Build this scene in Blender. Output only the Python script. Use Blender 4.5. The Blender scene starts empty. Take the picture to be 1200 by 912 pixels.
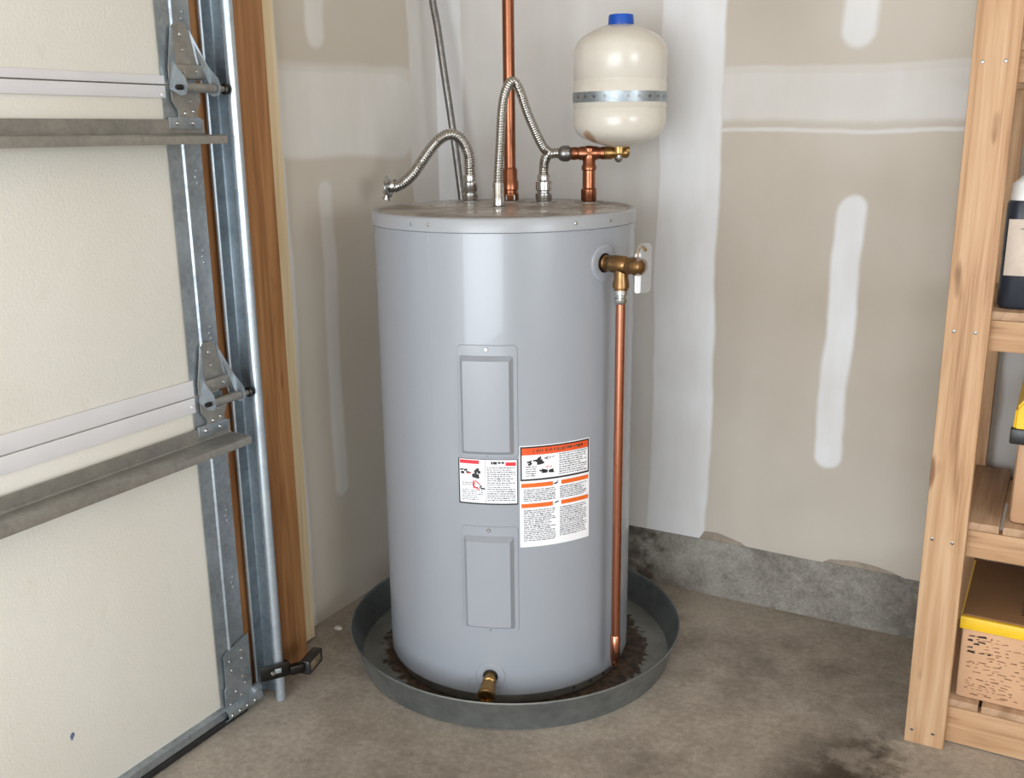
import bpy, bmesh, math, random
from mathutils import Vector, Matrix
random.seed(7)
S = bpy.context.scene
COL = S.collection
R = math.radians

# ------------------------------------------------------------------ camera
cam_d = bpy.data.cameras.new('camera'); cam = bpy.data.objects.new('camera', cam_d); COL.objects.link(cam)
S.camera = cam
FPX = 1163.87
cam_d.sensor_fit = 'HORIZONTAL'; cam_d.sensor_width = 36.0; cam_d.lens = FPX / 1200 * 36.0
cam_d.clip_start = 0.05; cam_d.clip_end = 100
yaw, pitch, roll = R(29.3129), R(14.5501), R(-0.6792)
f0 = Vector((-math.sin(yaw), math.cos(yaw), 0)); r0 = Vector((math.cos(yaw), math.sin(yaw), 0)); u0 = Vector((0, 0, 1))
fw = f0 * math.cos(pitch) - u0 * math.sin(pitch); up = u0 * math.cos(pitch) + f0 * math.sin(pitch)
rr = r0 * math.cos(roll) + up * math.sin(roll); uu = up * math.cos(roll) - r0 * math.sin(roll)
CAM = Vector((1.765, -2.715, 1.38))
cam.matrix_world = Matrix(((rr.x, uu.x, -fw.x, CAM.x), (rr.y, uu.y, -fw.y, CAM.y), (rr.z, uu.z, -fw.z, CAM.z), (0, 0, 0, 1)))

# ------------------------------------------------------------------ light: overcast sky, open bay door behind the camera, added side fill
w = bpy.data.worlds.new('sky'); S.world = w; w.use_nodes = True
w.node_tree.nodes['Background'].inputs[0].default_value = (0.80, 0.89, 1.0, 1)
w.node_tree.nodes['Background'].inputs[1].default_value = 1.2
def area(name, loc, rot, sx, sy, power, col):
    l = bpy.data.lights.new(name, 'AREA'); l.shape = 'RECTANGLE'; l.size = sx; l.size_y = sy; l.energy = power; l.color = col
    o = bpy.data.objects.new(name, l); COL.objects.link(o); o.location = loc; o.rotation_euler = rot
    return o
OPX0, OPX1, OPZ, REAR = 0.20, 2.90, 2.15, -4.9
area('bay_door_daylight', ((OPX0 + OPX1) / 2, REAR - 0.12, OPZ / 2 + 0.02), (R(90), 0, 0), OPX1 - OPX0, OPZ, 150, (0.88, 0.945, 1.0))
area('side_window_daylight', (4.72, -3.0, 1.5), (R(90), 0, R(90)), 1.7, 1.2, 66, (0.88, 0.945, 1.0))  # added fill lamp that lifts the garage door and left wall
S.view_settings.view_transform = 'Standard'; S.view_settings.look = 'None'
S.view_settings.gamma = 1.0; S.view_settings.exposure = -0.10; S.view_settings.use_curve_mapping = False

# ------------------------------------------------------------------ material helpers
def s2l(c): return tuple((v / 12.92 if v <= 0.04045 else ((v + 0.055) / 1.055) ** 2.4) for v in c)
def rgb(r, g, b): return s2l((r / 255, g / 255, b / 255)) + (1,)
class NT:
    def __init__(s, name):
        s.m = bpy.data.materials.new(name); s.m.use_nodes = True; s.t = s.m.node_tree; s.n = s.t.nodes
        s.b = s.n['Principled BSDF']; s.tc = s.n.new('ShaderNodeTexCoord')
    def link(s, a, b): s.t.links.new(a, b)
    def val(s, sock, v):
        if hasattr(v, 'is_output'): s.link(v, sock)
        else: sock.default_value = v
    def math(s, op, a, b=0.0, c=None, clamp=False):
        n = s.n.new('ShaderNodeMath'); n.operation = op; n.use_clamp = clamp
        s.val(n.inputs[0], a); s.val(n.inputs[1], b)
        if c is not None: s.val(n.inputs[2], c)
        return n.outputs[0]
    def mapping(s, scale=(1, 1, 1), loc=(0, 0, 0), rot=(0, 0, 0), src='Object'):
        n = s.n.new('ShaderNodeMapping'); s.link(s.tc.outputs[src], n.inputs[0])
        n.inputs['Scale'].default_value = scale; n.inputs['Location'].default_value = loc; n.inputs['Rotation'].default_value = rot
        return n.outputs[0]
    def noise(s, vec, scale, detail=4, rough=0.55, dist=0.0, out=0):
        n = s.n.new('ShaderNodeTexNoise'); s.link(vec, n.inputs['Vector'])
        n.inputs['Scale'].default_value = scale; n.inputs['Detail'].default_value = detail
        n.inputs['Roughness'].default_value = rough; n.inputs['Distortion'].default_value = dist
        return n.outputs[out]
    def ramp(s, fac, stops):
        n = s.n.new('ShaderNodeValToRGB'); s.link(fac, n.inputs[0]); e = n.color_ramp.elements
        while len(e) < len(stops): e.new(0.5)
        for i, (p, c) in enumerate(stops):
            e[i].position = p; e[i].color = c if len(c) == 4 else tuple(c) + (1,)
        return n.outputs[0]
    def mix(s, fac, a, b, mode='MIX'):
        n = s.n.new('ShaderNodeMix'); n.data_type = 'RGBA'; n.blend_type = mode
        s.val(n.inputs[0], fac); s.val(n.inputs[6], a); s.val(n.inputs[7], b)
        return n.outputs[2]
    def rng(s, v, a, b, c=0.0, d=1.0, smooth=True):
        n = s.n.new('ShaderNodeMapRange'); n.interpolation_type = 'SMOOTHSTEP' if smooth else 'LINEAR'
        s.val(n.inputs[0], v); n.inputs[1].default_value = a; n.inputs[2].default_value = b; n.inputs[3].default_value = c; n.inputs[4].default_value = d
        return n.outputs[0]
    def sep(s, vec):
        n = s.n.new('ShaderNodeSeparateXYZ'); s.link(vec, n.inputs[0]); return n.outputs
    def bump(s, h, strength, dist=0.01):
        n = s.n.new('ShaderNodeBump'); s.link(h, n.inputs['Height']); n.inputs['Strength'].default_value = strength; n.inputs['Distance'].default_value = dist
        s.link(n.outputs[0], s.b.inputs['Normal']); return n
    def set(s, base=None, rough=None, metal=None, spec=None, coat=None, trans=None, ior=None):
        I = s.b.inputs
        for k, v in (('Base Color', base), ('Roughness', rough), ('Metallic', metal), ('Specular IOR Level', spec), ('Coat Weight', coat), ('Transmission Weight', trans), ('IOR', ior)):
            if v is not None: s.val(I[k], v)
        return s.m
def white(v): return (v, v, v, 1)

def plain(name, col, rough=0.5, metal=0.0, var=0.12, vs=25.0, bump=0.0, spec=0.5, coat=0.0):
    t = NT(name); v = t.mapping()
    n = t.noise(v, vs, 4)
    c = t.ramp(n, [(0.3, tuple(x * (1 - var) for x in col[:3]) + (1,)), (0.7, tuple(min(1, x * (1 + var)) for x in col[:3]) + (1,))])
    rv_ = min(0.15, var); r = t.rng(n, 0.3, 0.7, max(0.02, rough * (1 - rv_)), min(1, rough * (1 + rv_)), False)
    if bump: t.bump(t.noise(v, vs * 3, 3), bump, 0.002)
    return t.set(base=c, rough=r, metal=metal, spec=spec, coat=coat)

def galv(name, dark, light, rough=0.38, scale=90.0):
    t = NT(name); v = t.mapping()
    vo = t.n.new('ShaderNodeTexVoronoi'); t.link(v, vo.inputs['Vector']); vo.inputs['Scale'].default_value = scale
    sp = t.sep(vo.outputs['Color'])[0]
    n = t.noise(v, 14, 5, 0.6)
    f = t.math('ADD', t.math('MULTIPLY', sp, 0.12), t.math('MULTIPLY', n, 0.88))
    c = t.ramp(f, [(0.28, dark), (0.7, light)])
    r = t.rng(f, 0.2, 0.8, rough * 1.25, rough * 0.8, False)
    t.bump(n, 0.05, 0.003)
    return t.set(base=c, rough=r, metal=0.78)

def metal(name, col, rough, var=0.25, vs=30, streak=None, patina=None):
    t = NT(name); v = t.mapping(scale=streak or (1, 1, 1))
    n = t.noise(v, vs, 5, 0.6)
    c = t.ramp(n, [(0.3, tuple(x * (1 - var) for x in col[:3]) + (1,)), (0.7, tuple(min(1, x * (1 + var * .6)) for x in col[:3]) + (1,))])
    if patina:
        p = t.noise(t.mapping(), 11, 6, 0.7); c = t.mix(t.rng(p, 0.52, 0.72, 0, 0.75), c, patina)
    r = t.rng(n, 0.3, 0.7, rough * 1.3, rough * 0.8, False)
    return t.set(base=c, rough=r, metal=1.0)

def wood(name, lo, mid, hi, axis='Z', knot=None, rough=0.6, seed=0.0):
    t = NT(name)
    k = {'X': (0.55, 9, 9), 'Y': (9, 0.55, 9), 'Z': (9, 9, 0.55)}[axis]
    v = t.mapping(scale=k, loc=(seed, seed * 1.7, seed * 0.6))
    wv = t.noise(v, 2.6, 3, 0.5, 1.2)
    fine = t.noise(t.mapping(scale=tuple(q * 6 if q > 1 else q * 2.5 for q in k), loc=(seed, 0, 0)), 5.0, 4, 0.6)
    f = t.math('ADD', t.math('MULTIPLY', wv, 0.72), t.math('MULTIPLY', fine, 0.28))
    c = t.ramp(f, [(0.34, lo), (0.49, mid), (0.64, hi)])
    if knot:
        kk = t.noise(t.mapping(scale=tuple(q * .8 if q > 1 else q * 3 for q in k), loc=(seed * 3, 1, 2)), 3.2, 2, 0.4)
        c = t.mix(t.rng(kk, 0.66, 0.76, 0, 0.8), c, knot)
    t.bump(fine, 0.12, 0.002)
    return t.set(base=c, rough=rough, spec=0.3)

# drywall: bare paper with joint compound drawn along seams and over screw lines
def drywall(name, axis, patches, paper, paper2, mud, mud2):
    t = NT(name); P = t.tc.outputs['Object']
    wob = t.n.new('ShaderNodeTexNoise'); t.link(P, wob.inputs['Vector']); wob.inputs['Scale'].default_value = 2.6; wob.inputs['Detail'].default_value = 3
    ws = t.sep(wob.outputs['Color'])
    wob2 = t.n.new('ShaderNodeTexNoise'); t.link(P, wob2.inputs['Vector']); wob2.inputs['Scale'].default_value = 14; wob2.inputs['Detail'].default_value = 2
    w2 = t.sep(wob2.outputs['Color'])
    sp = t.sep(P)
    def wobble(c, a, b): return t.math('ADD', c, t.math('ADD', t.math('MULTIPLY', t.math('SUBTRACT', a, 0.5), 0.045), t.math('MULTIPLY', t.math('SUBTRACT', b, 0.5), 0.006)))
    U = wobble(sp[0] if axis == 'x' else sp[1], ws[0], w2[0]); V = wobble(sp[2], ws[1], w2[1])
    total = None
    for (a0, a1, b0, b1, su, sv, amt, tilt) in patches:
        u = U if not tilt else t.math('ADD', U, t.math('MULTIPLY', t.math('SUBTRACT', V, (b0 + b1) / 2), tilt))
        hu, hv = (a1 - a0) / 2, (b1 - b0) / 2; rad_ = min(hu, hv) * .98
        qx = t.math('MAXIMUM', t.math('SUBTRACT', t.math('ABSOLUTE', t.math('SUBTRACT', u, (a0 + a1) / 2)), hu - rad_), 0.0)
        qz = t.math('MAXIMUM', t.math('SUBTRACT', t.math('ABSOLUTE', t.math('SUBTRACT', V, (b0 + b1) / 2)), hv - rad_), 0.0)
        d = t.math('SQRT', t.math('ADD', t.math('MULTIPLY', qx, qx), t.math('MULTIPLY', qz, qz)))
        m = t.math('MULTIPLY', t.rng(d, rad_ - su, rad_ + su, 1, 0), amt)
        total = m if total is None else t.math('MAXIMUM', total, m)
    big = t.noise(P, 1.7, 4, 0.5); fine = t.noise(P, 70, 3)
    thin = t.rng(t.noise(t.mapping(scale=(5, 5, 1.2)), 2.2, 4, 0.6), 0.3, 0.7, 0.72, 1.0, False)
    total = t.math('MULTIPLY', total, thin)
    pc = t.mix(t.rng(big, 0.3, 0.7), paper, paper2)
    mc = t.mix(t.rng(t.noise(P, 3.1, 4), 0.3, 0.7), mud, mud2)
    c = t.mix(total, pc, mc)
    h = t.math('ADD', total, t.math('MULTIPLY', fine, 0.05))
    t.bump(h, 0.35, 0.002)
    return t.set(base=c, rough=0.85, spec=0.25)

def concrete(name, cols, stain=None, scale=1.0, spots=(), streaks=()):
    t = NT(name); P = t.tc.outputs['Object']
    a = t.noise(P, 1.6 * scale, 6, 0.62, 0.4); b = t.noise(P, 9 * scale, 6, 0.65); c_ = t.noise(P, 60 * scale, 4, 0.6)
    f = t.math('ADD', t.math('ADD', t.math('MULTIPLY', a, 0.5), t.math('MULTIPLY', b, 0.32)), t.math('MULTIPLY', c_, 0.30))
    c = t.ramp(f, [(0.40, cols[0]), (0.52, cols[1]), (0.66, cols[2])])
    vo = t.n.new('ShaderNodeTexVoronoi'); t.link(P, vo.inputs['Vector']); vo.inputs['Scale'].default_value = 120 * scale
    pits = t.rng(vo.outputs['Distance'], 0.05, 0.2, 1, 0)
    g_ = t.noise(P, 95 * scale, 3, 0.75); c = t.mix(t.rng(g_, 0.35, 0.65, 0.0, 0.30), c, cols[0]); c = t.mix(t.rng(g_, 0.60, 0.72, 0.0, 0.45), c, cols[3])
    sp = t.sep(P)
    pm = t.math('MULTIPLY', pits, t.rng(b, 0.45, 0.6))
    c = t.mix(t.math('MULTIPLY', pm, 0.45), c, cols[3])
    for (x, y, rx, ry, amt) in spots:
        wx = t.math('ADD', sp[0], t.math('MULTIPLY', t.math('SUBTRACT', b, 0.5), 0.30)); wy = t.math('ADD', sp[1], t.math('MULTIPLY', t.math('SUBTRACT', a, 0.5), 0.3))
        dx = t.math('DIVIDE', t.math('SUBTRACT', wx, x), rx); dy = t.math('DIVIDE', t.math('SUBTRACT', wy, y), ry)
        d = t.math('ADD', t.math('MULTIPLY', dx, dx), t.math('MULTIPLY', dy, dy))
        c = t.mix(t.math('MULTIPLY', t.math('MULTIPLY', t.rng(d, 0.0, 1.0, 1, 0), t.rng(b, 0.36, 0.60, 1.0, 0.45)), amt), c, stain)
    t.bump(t.math('ADD', f, t.math('MULTIPLY', pm, -0.25)), 0.28, 0.006)
    r = t.rng(a, 0.3, 0.7, 0.62, 0.85, False)
    return t.set(base=c, rough=r, spec=0.35)

M = {}
M['drywall_back'] = drywall('drywall_back', 'x', [
    (0.72, 0.905, -0.5, 3.5, 0.007, 0.02, 0.95, 0.0), (-0.10, 0.082, -.5, 3.5, 0.010, 0.02, 0.95, 0.0),
    (0.06, 0.75, -.5, 3.5, 0.06, 0.1, 0.5, 0.0),
    (0.70, 3.5, 1.400, 1.520, 0.010, 0.014, 0.50, 0.0), (0.70, 3.5, 1.492, 1.534, 0.006, 0.014, 0.36, 0.012), (0.88, 3.5, 1.371, 1.381, 0.004, 0.006, 0.55, 0.0),
    (1.215, 1.290, 0.455, 1.215, 0.008, 0.03, 0.95, -0.02), (1.205, 1.285, 1.575, 2.3, 0.010, 0.03, 0.8, 0.0),
    (1.66, 1.73, 0.455, 1.205, 0.008, 0.03, 0.9, 0.0)],
    rgb(180, 170, 157), rgb(192, 184, 173), rgb(219, 219, 220), rgb(229, 230, 233))
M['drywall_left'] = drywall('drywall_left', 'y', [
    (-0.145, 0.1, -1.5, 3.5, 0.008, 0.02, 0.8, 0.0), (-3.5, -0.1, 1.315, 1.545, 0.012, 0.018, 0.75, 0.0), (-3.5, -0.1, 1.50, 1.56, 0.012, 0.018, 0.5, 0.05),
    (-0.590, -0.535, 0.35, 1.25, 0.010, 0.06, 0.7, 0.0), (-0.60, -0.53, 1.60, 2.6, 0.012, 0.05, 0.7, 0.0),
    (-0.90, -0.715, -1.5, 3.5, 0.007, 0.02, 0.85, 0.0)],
    rgb(194, 184, 170), rgb(202, 194, 182), rgb(220, 217, 214), rgb(227, 225, 222))  # same paper as the back wall, lightened in place of missing light
M['paint'] = plain('wall_paint', rgb(222, 216, 206), 0.9, var=0.03, vs=2)
M['ceiling'] = plain('ceiling_paint', rgb(228, 216, 200), 0.9, var=0.03, vs=2)
M['floor'] = concrete('floor_concrete', [rgb(122, 112, 102), rgb(148, 138, 126), rgb(176, 166, 154), rgb(204, 196, 185)], rgb(62, 50, 40), 1.0,
    spots=[(1.47, -0.66, 0.12, 0.24, 1.0), (1.38, -0.76, 0.11, 0.22, 0.9), (0.62, -1.18, 0.16, 0.10, 0.35), (1.05, -0.90, 0.22, 0.12, 0.35), (0.75, -0.12, 0.18, 0.10, 0.45), (1.25, -0.35, 0.5, 0.25, 0.3), (0.3, -1.55, 0.3, 0.2, 0.2)])
M['curb'] = concrete('curb_concrete', [rgb(96, 91, 84), rgb(130, 125, 117), rgb(162, 158, 150), rgb(196, 193, 186)], rgb(66, 56, 46), 2.2,
    spots=[(0.66, -0.02, 0.10, 0.4, 0.8), (1.48, -0.02, 0.1, 0.4, 0.5)])
M['torn_core'] = plain('torn_gypsum_core', rgb(150, 138, 124), 0.9, var=0.15, vs=30)
M['jamb'] = wood('jamb_wood', rgb(128, 84, 50), rgb(160, 112, 70), rgb(180, 132, 88), 'Z', rgb(96, 54, 26), 0.45)
M['pine_strip'] = wood('pale_pine', rgb(205, 180, 140), rgb(222, 200, 162), rgb(232, 214, 180), 'Z')
for ax in 'XYZ':
    M['pine' + ax] = wood('shelf_pine_' + ax.lower(), rgb(146, 108, 76), rgb(182, 144, 108), rgb(198, 164, 130), ax, rgb(112, 74, 48), 0.55, 2.3)
M['plank'] = wood('shelf_plank_wood', rgb(140, 110, 86), rgb(166, 134, 106), rgb(186, 154, 124), 'Y', None, 0.6, 4.0)
M['galv'] = galv('galvanised_steel', rgb(134, 141, 146), rgb(172, 181, 187), 0.42, 110)
M['galv_track'] = galv('galvanised_track', rgb(172, 184, 194), rgb(206, 217, 226), 0.34, 110)
M['galv_channel'] = galv('galvanised_channel', rgb(112, 124, 132), rgb(150, 162, 170), 0.42, 110)
M['galv_dark'] = galv('weathered_galvanised_steel', rgb(140, 138, 133), rgb(170, 168, 162), 0.48, 110)
M['steel'] = metal('steel_fitting', rgb(196, 196, 194), 0.25, 0.2, 60)
M['stainless'] = metal('stainless_hose', rgb(186, 184, 180), 0.2, 0.2, 120)
M['conduit'] = metal('conduit_steel', rgb(140, 138, 136), 0.33, 0.2, 60)
M['copper'] = metal('copper_pipe', rgb(156, 100, 74), 0.30, 0.25, 9, (3, 3, .5), rgb(112, 72, 52))
M['copper_new'] = metal('bright_copper', rgb(188, 124, 98), 0.27, 0.12, 9, (3, 3, .4))
M['brass'] = metal('brass', rgb(164, 130, 82), 0.32, 0.3, 25, None, rgb(108, 80, 46))
M['bronze'] = metal('bronze_valve', rgb(142, 110, 74), 0.34, 0.3, 25, None, rgb(94, 70, 46))
M['enamel'] = plain('grey_enamel', rgb(150, 154, 161), 0.27, var=0.012, vs=3, spec=0.55, coat=0.25)
M['enamel_cap'] = plain('grey_enamel_cap', rgb(156, 158, 162), 0.3, var=0.02, vs=8, spec=0.55)
def dusty():
    t = NT('dusty_heater_top'); P = t.tc.outputs['Object']
    a = t.noise(P, 5.5, 5, 0.62, 0.6); b = t.noise(P, 26, 4)
    c = t.ramp(a, [(0.36, rgb(120, 106, 94)), (0.5, rgb(158, 148, 138)), (0.62, rgb(176, 170, 164))])
    c = t.mix(t.rng(b, 0.6, 0.72, 0, 0.5), c, rgb(104, 88, 74))
    return t.set(base=c, rough=t.rng(a, 0.35, 0.65, 0.5, 0.16, False), spec=0.5)
M['heater_top'] = dusty()
def skirt():
    t = NT('heater_base_ring'); P = t.tc.outputs['Object']
    c = t.mix(t.rng(t.noise(P, 9, 5, .6), 0.35, 0.65), rgb(96, 93, 88), rgb(120, 117, 112)); return t.set(base=c, rough=0.4)
M['base_ring'] = skirt()
def pan_mat():
    t = NT('pan_galvanised'); P = t.tc.outputs['Object']
    a = t.noise(P, 6, 5, 0.6); b = t.noise(P, 40, 4)
    c = t.ramp(t.math('ADD', t.math('MULTIPLY', a, .7), t.math('MULTIPLY', b, .3)), [(0.35, rgb(112, 117, 118)), (0.62, rgb(146, 151, 152))])
    return t.set(base=c, rough=t.rng(a, .3, .7, .5, .34, False), metal=0.75)
M['pan'] = pan_mat()
def pan_floor():
    t = NT('pan_floor_rusty'); P = t.tc.outputs['Object']; sp = t.sep(P)
    a = t.noise(P, 7, 6, 0.65); e = t.noise(P, 55, 3, .6)
    d = t.math('SQRT', t.math('ADD', t.math('MULTIPLY', sp[0], sp[0]), t.math('MULTIPLY', sp[1], sp[1])))
    d = t.math('ADD', d, t.math('ADD', t.math('MULTIPLY', t.math('SUBTRACT', e, 0.5), 0.06), t.math('MULTIPLY', t.math('SUBTRACT', a, 0.5), 0.07)))
    rust = t.rng(d, 0.352, 0.366, 1, 0)
    c = t.mix(t.rng(a, .35, .65), rgb(122, 124, 120), rgb(146, 147, 143))
    rc = t.mix(t.rng(e, .35, .65), rgb(44, 34, 27), rgb(84, 64, 48))
    c = t.mix(t.math('MULTIPLY', rust, 0.95), c, rc)
    return t.set(base=c, rough=t.math('ADD', 0.45, t.math('MULTIPLY', rust, 0.3)), metal=t.math('SUBTRACT', 0.55, t.math('MULTIPLY', rust, 0.5)))
M['pan_floor'] = pan_floor()
def tank_cream():
    t = NT('cream_tank_enamel'); P = t.tc.outputs['Object']
    a = t.noise(P, 12, 5, .6); c = t.mix(t.rng(a, .3, .7), rgb(206, 199, 187), rgb(213, 207, 196))
    sp = t.sep(P)   # a small rust run low on the front left
    dx = t.math('DIVIDE', t.math('ADD', sp[0], 0.045), 0.022); dz = t.math('DIVIDE', t.math('ADD', sp[2], 0.128), 0.022)
    d = t.math('ADD', t.math('MULTIPLY', dx, dx), t.math('MULTIPLY', dz, dz))
    d = t.math('ADD', d, t.math('MULTIPLY', t.math('SUBTRACT', a, .5), 1.2))
    c = t.mix(t.rng(d, 0.1, 1.0, 0.75, 0), c, rgb(150, 108, 66))
    return t.set(base=c, rough=0.22, spec=0.5)
M['tank_cream'] = tank_cream()
M['blue'] = plain('blue_plastic', rgb(14, 76, 172), 0.35, var=0.08)
def door_skin():
    t = NT('door_backer_skin'); P = t.tc.outputs['Object']
    a = t.noise(P, 2.2, 4); b = t.noise(P, 170, 2, .6)
    blot = t.noise(P, 9, 5, .6)
    c = t.mix(t.rng(a, .3, .7), rgb(225, 221, 210), rgb(230, 227, 218)); c = t.mix(t.rng(blot, .58, .75, 0, .35), c, rgb(216, 209, 190))
    t.bump(b, 0.35, 0.002)
    return t.set(base=c, rough=0.6, spec=0.35)
M['door_skin'] = door_skin()
M['door_rail'] = plain('door_rail_white', rgb(222, 220, 222), 0.4, var=0.03, vs=8)
M['rubber'] = plain('black_rubber', rgb(26, 26, 27), 0.6, var=0.2)
M['black'] = plain('black_plastic', rgb(34, 33, 32), 0.35, var=0.2)
M['dark_metal'] = metal('dark_painted_metal', rgb(62, 60, 58), 0.4, .3, 40)
M['amber'] = plain('sensor_side_film', rgb(120, 104, 82), 0.3, var=0.3, vs=60)
M['white'] = plain('label_white', rgb(236, 236, 238), 0.4, var=0.02)
M['ink'] = plain('label_black', rgb(32, 31, 33), 0.45, var=0.1)
M['ink_grey'] = plain('label_small_print', rgb(116, 116, 122), 0.5, var=0.2, vs=200)
M['red'] = plain('label_red', rgb(214, 48, 62), 0.4, var=0.05)
M['orange'] = plain('label_orange', rgb(226, 104, 34), 0.4, var=0.05)
M['orange_red'] = plain('label_orange_red', rgb(228, 84, 36), 0.4, var=0.05)
M['brown_ink'] = plain('carton_ink', rgb(96, 66, 46), 0.8, var=0.3, vs=90)
M['faint_ink'] = plain('faded_carton_ink', rgb(128, 88, 62), 0.8, var=0.4, vs=60)
M['dark_ink'] = plain('lid_ink', rgb(44, 34, 26), 0.8, var=0.3)
M['carton'] = plain('carton_brown', rgb(200, 160, 126), 0.8, var=0.08, vs=9, spec=0.2)
M['carton_dark'] = plain('carton_lid_brown', rgb(128, 94, 64), 0.75, var=0.12, vs=7, spec=0.2)  # brown lid with the shade under the shelf put into its colour
M['yellow'] = plain('yellow_plastic', rgb(232, 188, 40), 0.4, var=0.06)
M['tote_tan'] = plain('tan_tote', rgb(186, 146, 112), 0.5, var=0.06, vs=8)
M['jug_dark'] = plain('dark_jug_plastic', rgb(42, 48, 58), 0.3, var=0.15)
M['jug_white'] = plain('white_cap_plastic', rgb(232, 230, 226), 0.35, var=0.04)
M['jug_label'] = plain('worn_paper_label', rgb(206, 190, 174), 0.6, var=0.14, vs=20)
M['jug_pic'] = plain('label_picture', rgb(196, 140, 112), 0.6, var=0.3, vs=50)
M['blue_chip'] = plain('blue_paint_chip', rgb(90, 104, 138), 0.5, var=0.2, vs=120)
def clear():
    t = NT('clear_plastic'); n = t.noise(t.mapping(), 60, 3)
    t.bump(n, 0.2, 0.002)
    m = t.set(base=(0.95, 0.95, 0.95, 1), rough=0.12, trans=0.93, ior=1.2); return m
M['clear'] = clear()
M['plaster'] = plain('plaster_white', rgb(214, 206, 196), 0.9, var=0.1)

# ------------------------------------------------------------------ geometry helpers (all input in world coordinates)
ORG = {}
def org(o): return ORG.get(o.name, Vector((0, 0, 0)))
def finish(name, bm, mat, parent=None, smooth=False, angle=40, loc=None):
    me = bpy.data.meshes.new(name)
    bmesh.ops.recalc_face_normals(bm, faces=bm.faces[:])
    vs = [v.co for v in bm.verts]
    if loc is None:
        lo = Vector([min(v[i] for v in vs) for i in range(3)]); hi = Vector([max(v[i] for v in vs) for i in range(3)])
        loc = (lo + hi) / 2
    loc = Vector(loc)
    for v in bm.verts: v.co -= loc
    if smooth:
        for f in bm.faces: f.smooth = True
        lim = R(angle)
        for e in bm.edges:
            if len(e.link_faces) == 2 and e.calc_face_angle(0) > lim: e.smooth = False
    bm.to_mesh(me); bm.free()
    mats = mat if isinstance(mat, (list, tuple)) else [mat]
    for m in mats: me.materials.append(M[m] if isinstance(m, str) else m)
    o = bpy.data.objects.new(name, me); COL.objects.link(o)
    o.location = loc - (org(parent) if parent else Vector((0, 0, 0)))
    if parent: o.parent = parent
    ORG[o.name] = loc
    return o
def thing(name, loc, label, cat, group=None):
    o = bpy.data.objects.new(name, None); COL.objects.link(o); o.location = loc; o.empty_display_size = 0.05
    ORG[o.name] = Vector(loc); o['label'] = label; o['category'] = cat
    if group: o['group'] = group
    return o
def tag(o, label, cat, group=None):
    o['label'] = label; o['category'] = cat
    if group: o['group'] = group
    return o
def struct(o, label=None):
    o['kind'] = 'structure'
    if label: o['label'] = label; o['category'] = {'w': 'wall', 'f': 'floor', 'c': 'ceiling', 'd': 'door', 'b': 'curb', 't': 'trim'}[o.name[0]]
    return o
def bbox(bm, x0, x1, y0, y1, z0, z1, bev=0.0, mi=0):
    vs = [bm.verts.new((x, y, z)) for z in (z0, z1) for y in (y0, y1) for x in (x0, x1)]
    fs = [bm.faces.new([vs[i] for i in q]) for q in ((0, 2, 3, 1), (4, 5, 7, 6), (0, 1, 5, 4), (2, 6, 7, 3), (0, 4, 6, 2), (1, 3, 7, 5))]
    for f in fs: f.material_index = mi
    if bev:
        es = list({e for f in fs for e in f.edges})
        bmesh.ops.bevel(bm, geom=es, offset=bev, segments=2, profile=0.5, affect='EDGES')
def box(name, x0, x1, y0, y1, z0, z1, mat, parent=None, bev=0.0, smooth=None, loc=None):
    bm = bmesh.new(); bbox(bm, x0, x1, y0, y1, z0, z1, bev)
    return finish(name, bm, mat, parent, smooth=bool(bev) if smooth is None else smooth, loc=loc)
def frame(d):
    d = Vector(d).normalized(); a = Vector((0, 0, 1)) if abs(d.z) < 0.9 else Vector((1, 0, 0))
    n = d.cross(a).normalized(); return n, d.cross(n).normalized()
def ring_lathe(bm, base, axis, prof, seg=32, cap=True, mi=0):
    """prof: list of (radius, distance along axis)"""
    base = Vector(base); axis = Vector(axis).normalized(); n, b = frame(axis); rings = []
    for (r_, h) in prof:
        if r_ < 1e-6: rings.append([bm.verts.new(base + axis * h)])
        else: rings.append([bm.verts.new(base + axis * h + (n * math.cos(2 * math.pi * k / seg) + b * math.sin(2 * math.pi * k / seg)) * r_) for k in range(seg)])
    fs = []
    for A, B in zip(rings, rings[1:]):
        if len(A) == 1 and len(B) == 1: continue
        for k in range(seg):
            k2 = (k + 1) % seg
            if len(A) == 1: fs.append(bm.faces.new((A[0], B[k2], B[k])))
            elif len(B) == 1: fs.append(bm.faces.new((A[k], A[k2], B[0])))
            else: fs.append(bm.faces.new((A[k], A[k2], B[k2], B[k])))
    if cap:
        for A in (rings[0], rings[-1]):
            if len(A) > 2: fs.append(bm.faces.new(A))
    for f in fs: f.material_index = mi
def lathe(name, base, axis, prof, mat, parent=None, seg=32, cap=True, angle=40, loc=None):
    bm = bmesh.new(); ring_lathe(bm, base, axis, prof, seg, cap); return finish(name, bm, mat, parent, True, angle, loc)
def spline(pts, n):
    P = [Vector(p) for p in pts]; P = [P[0] * 2 - P[1]] + P + [P[-1] * 2 - P[-2]]; out = []
    for i in range(1, len(P) - 2):
        for k in range(n):
            t = k / n; a, b, c, d = P[i - 1], P[i], P[i + 1], P[i + 2]
            out.append(0.5 * ((2 * b) + (c - a) * t + (2 * a - 5 * b + 4 * c - d) * t * t + (3 * b - a - 3 * c + d) * t ** 3))
    out.append(P[-2]); return out
def resample(P, step):
    L = [0]
    for a, b in zip(P, P[1:]): L.append(L[-1] + (b - a).length)
    n = max(2, int(round(L[-1] / step))); out = []; j = 0
    for i in range(n + 1):
        s = L[-1] * i / n
        while j < len(L) - 2 and L[j + 1] < s: j += 1
        t = (s - L[j]) / max(1e-9, L[j + 1] - L[j]); out.append(P[j].lerp(P[j + 1], min(1, t)))
    return out
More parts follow.
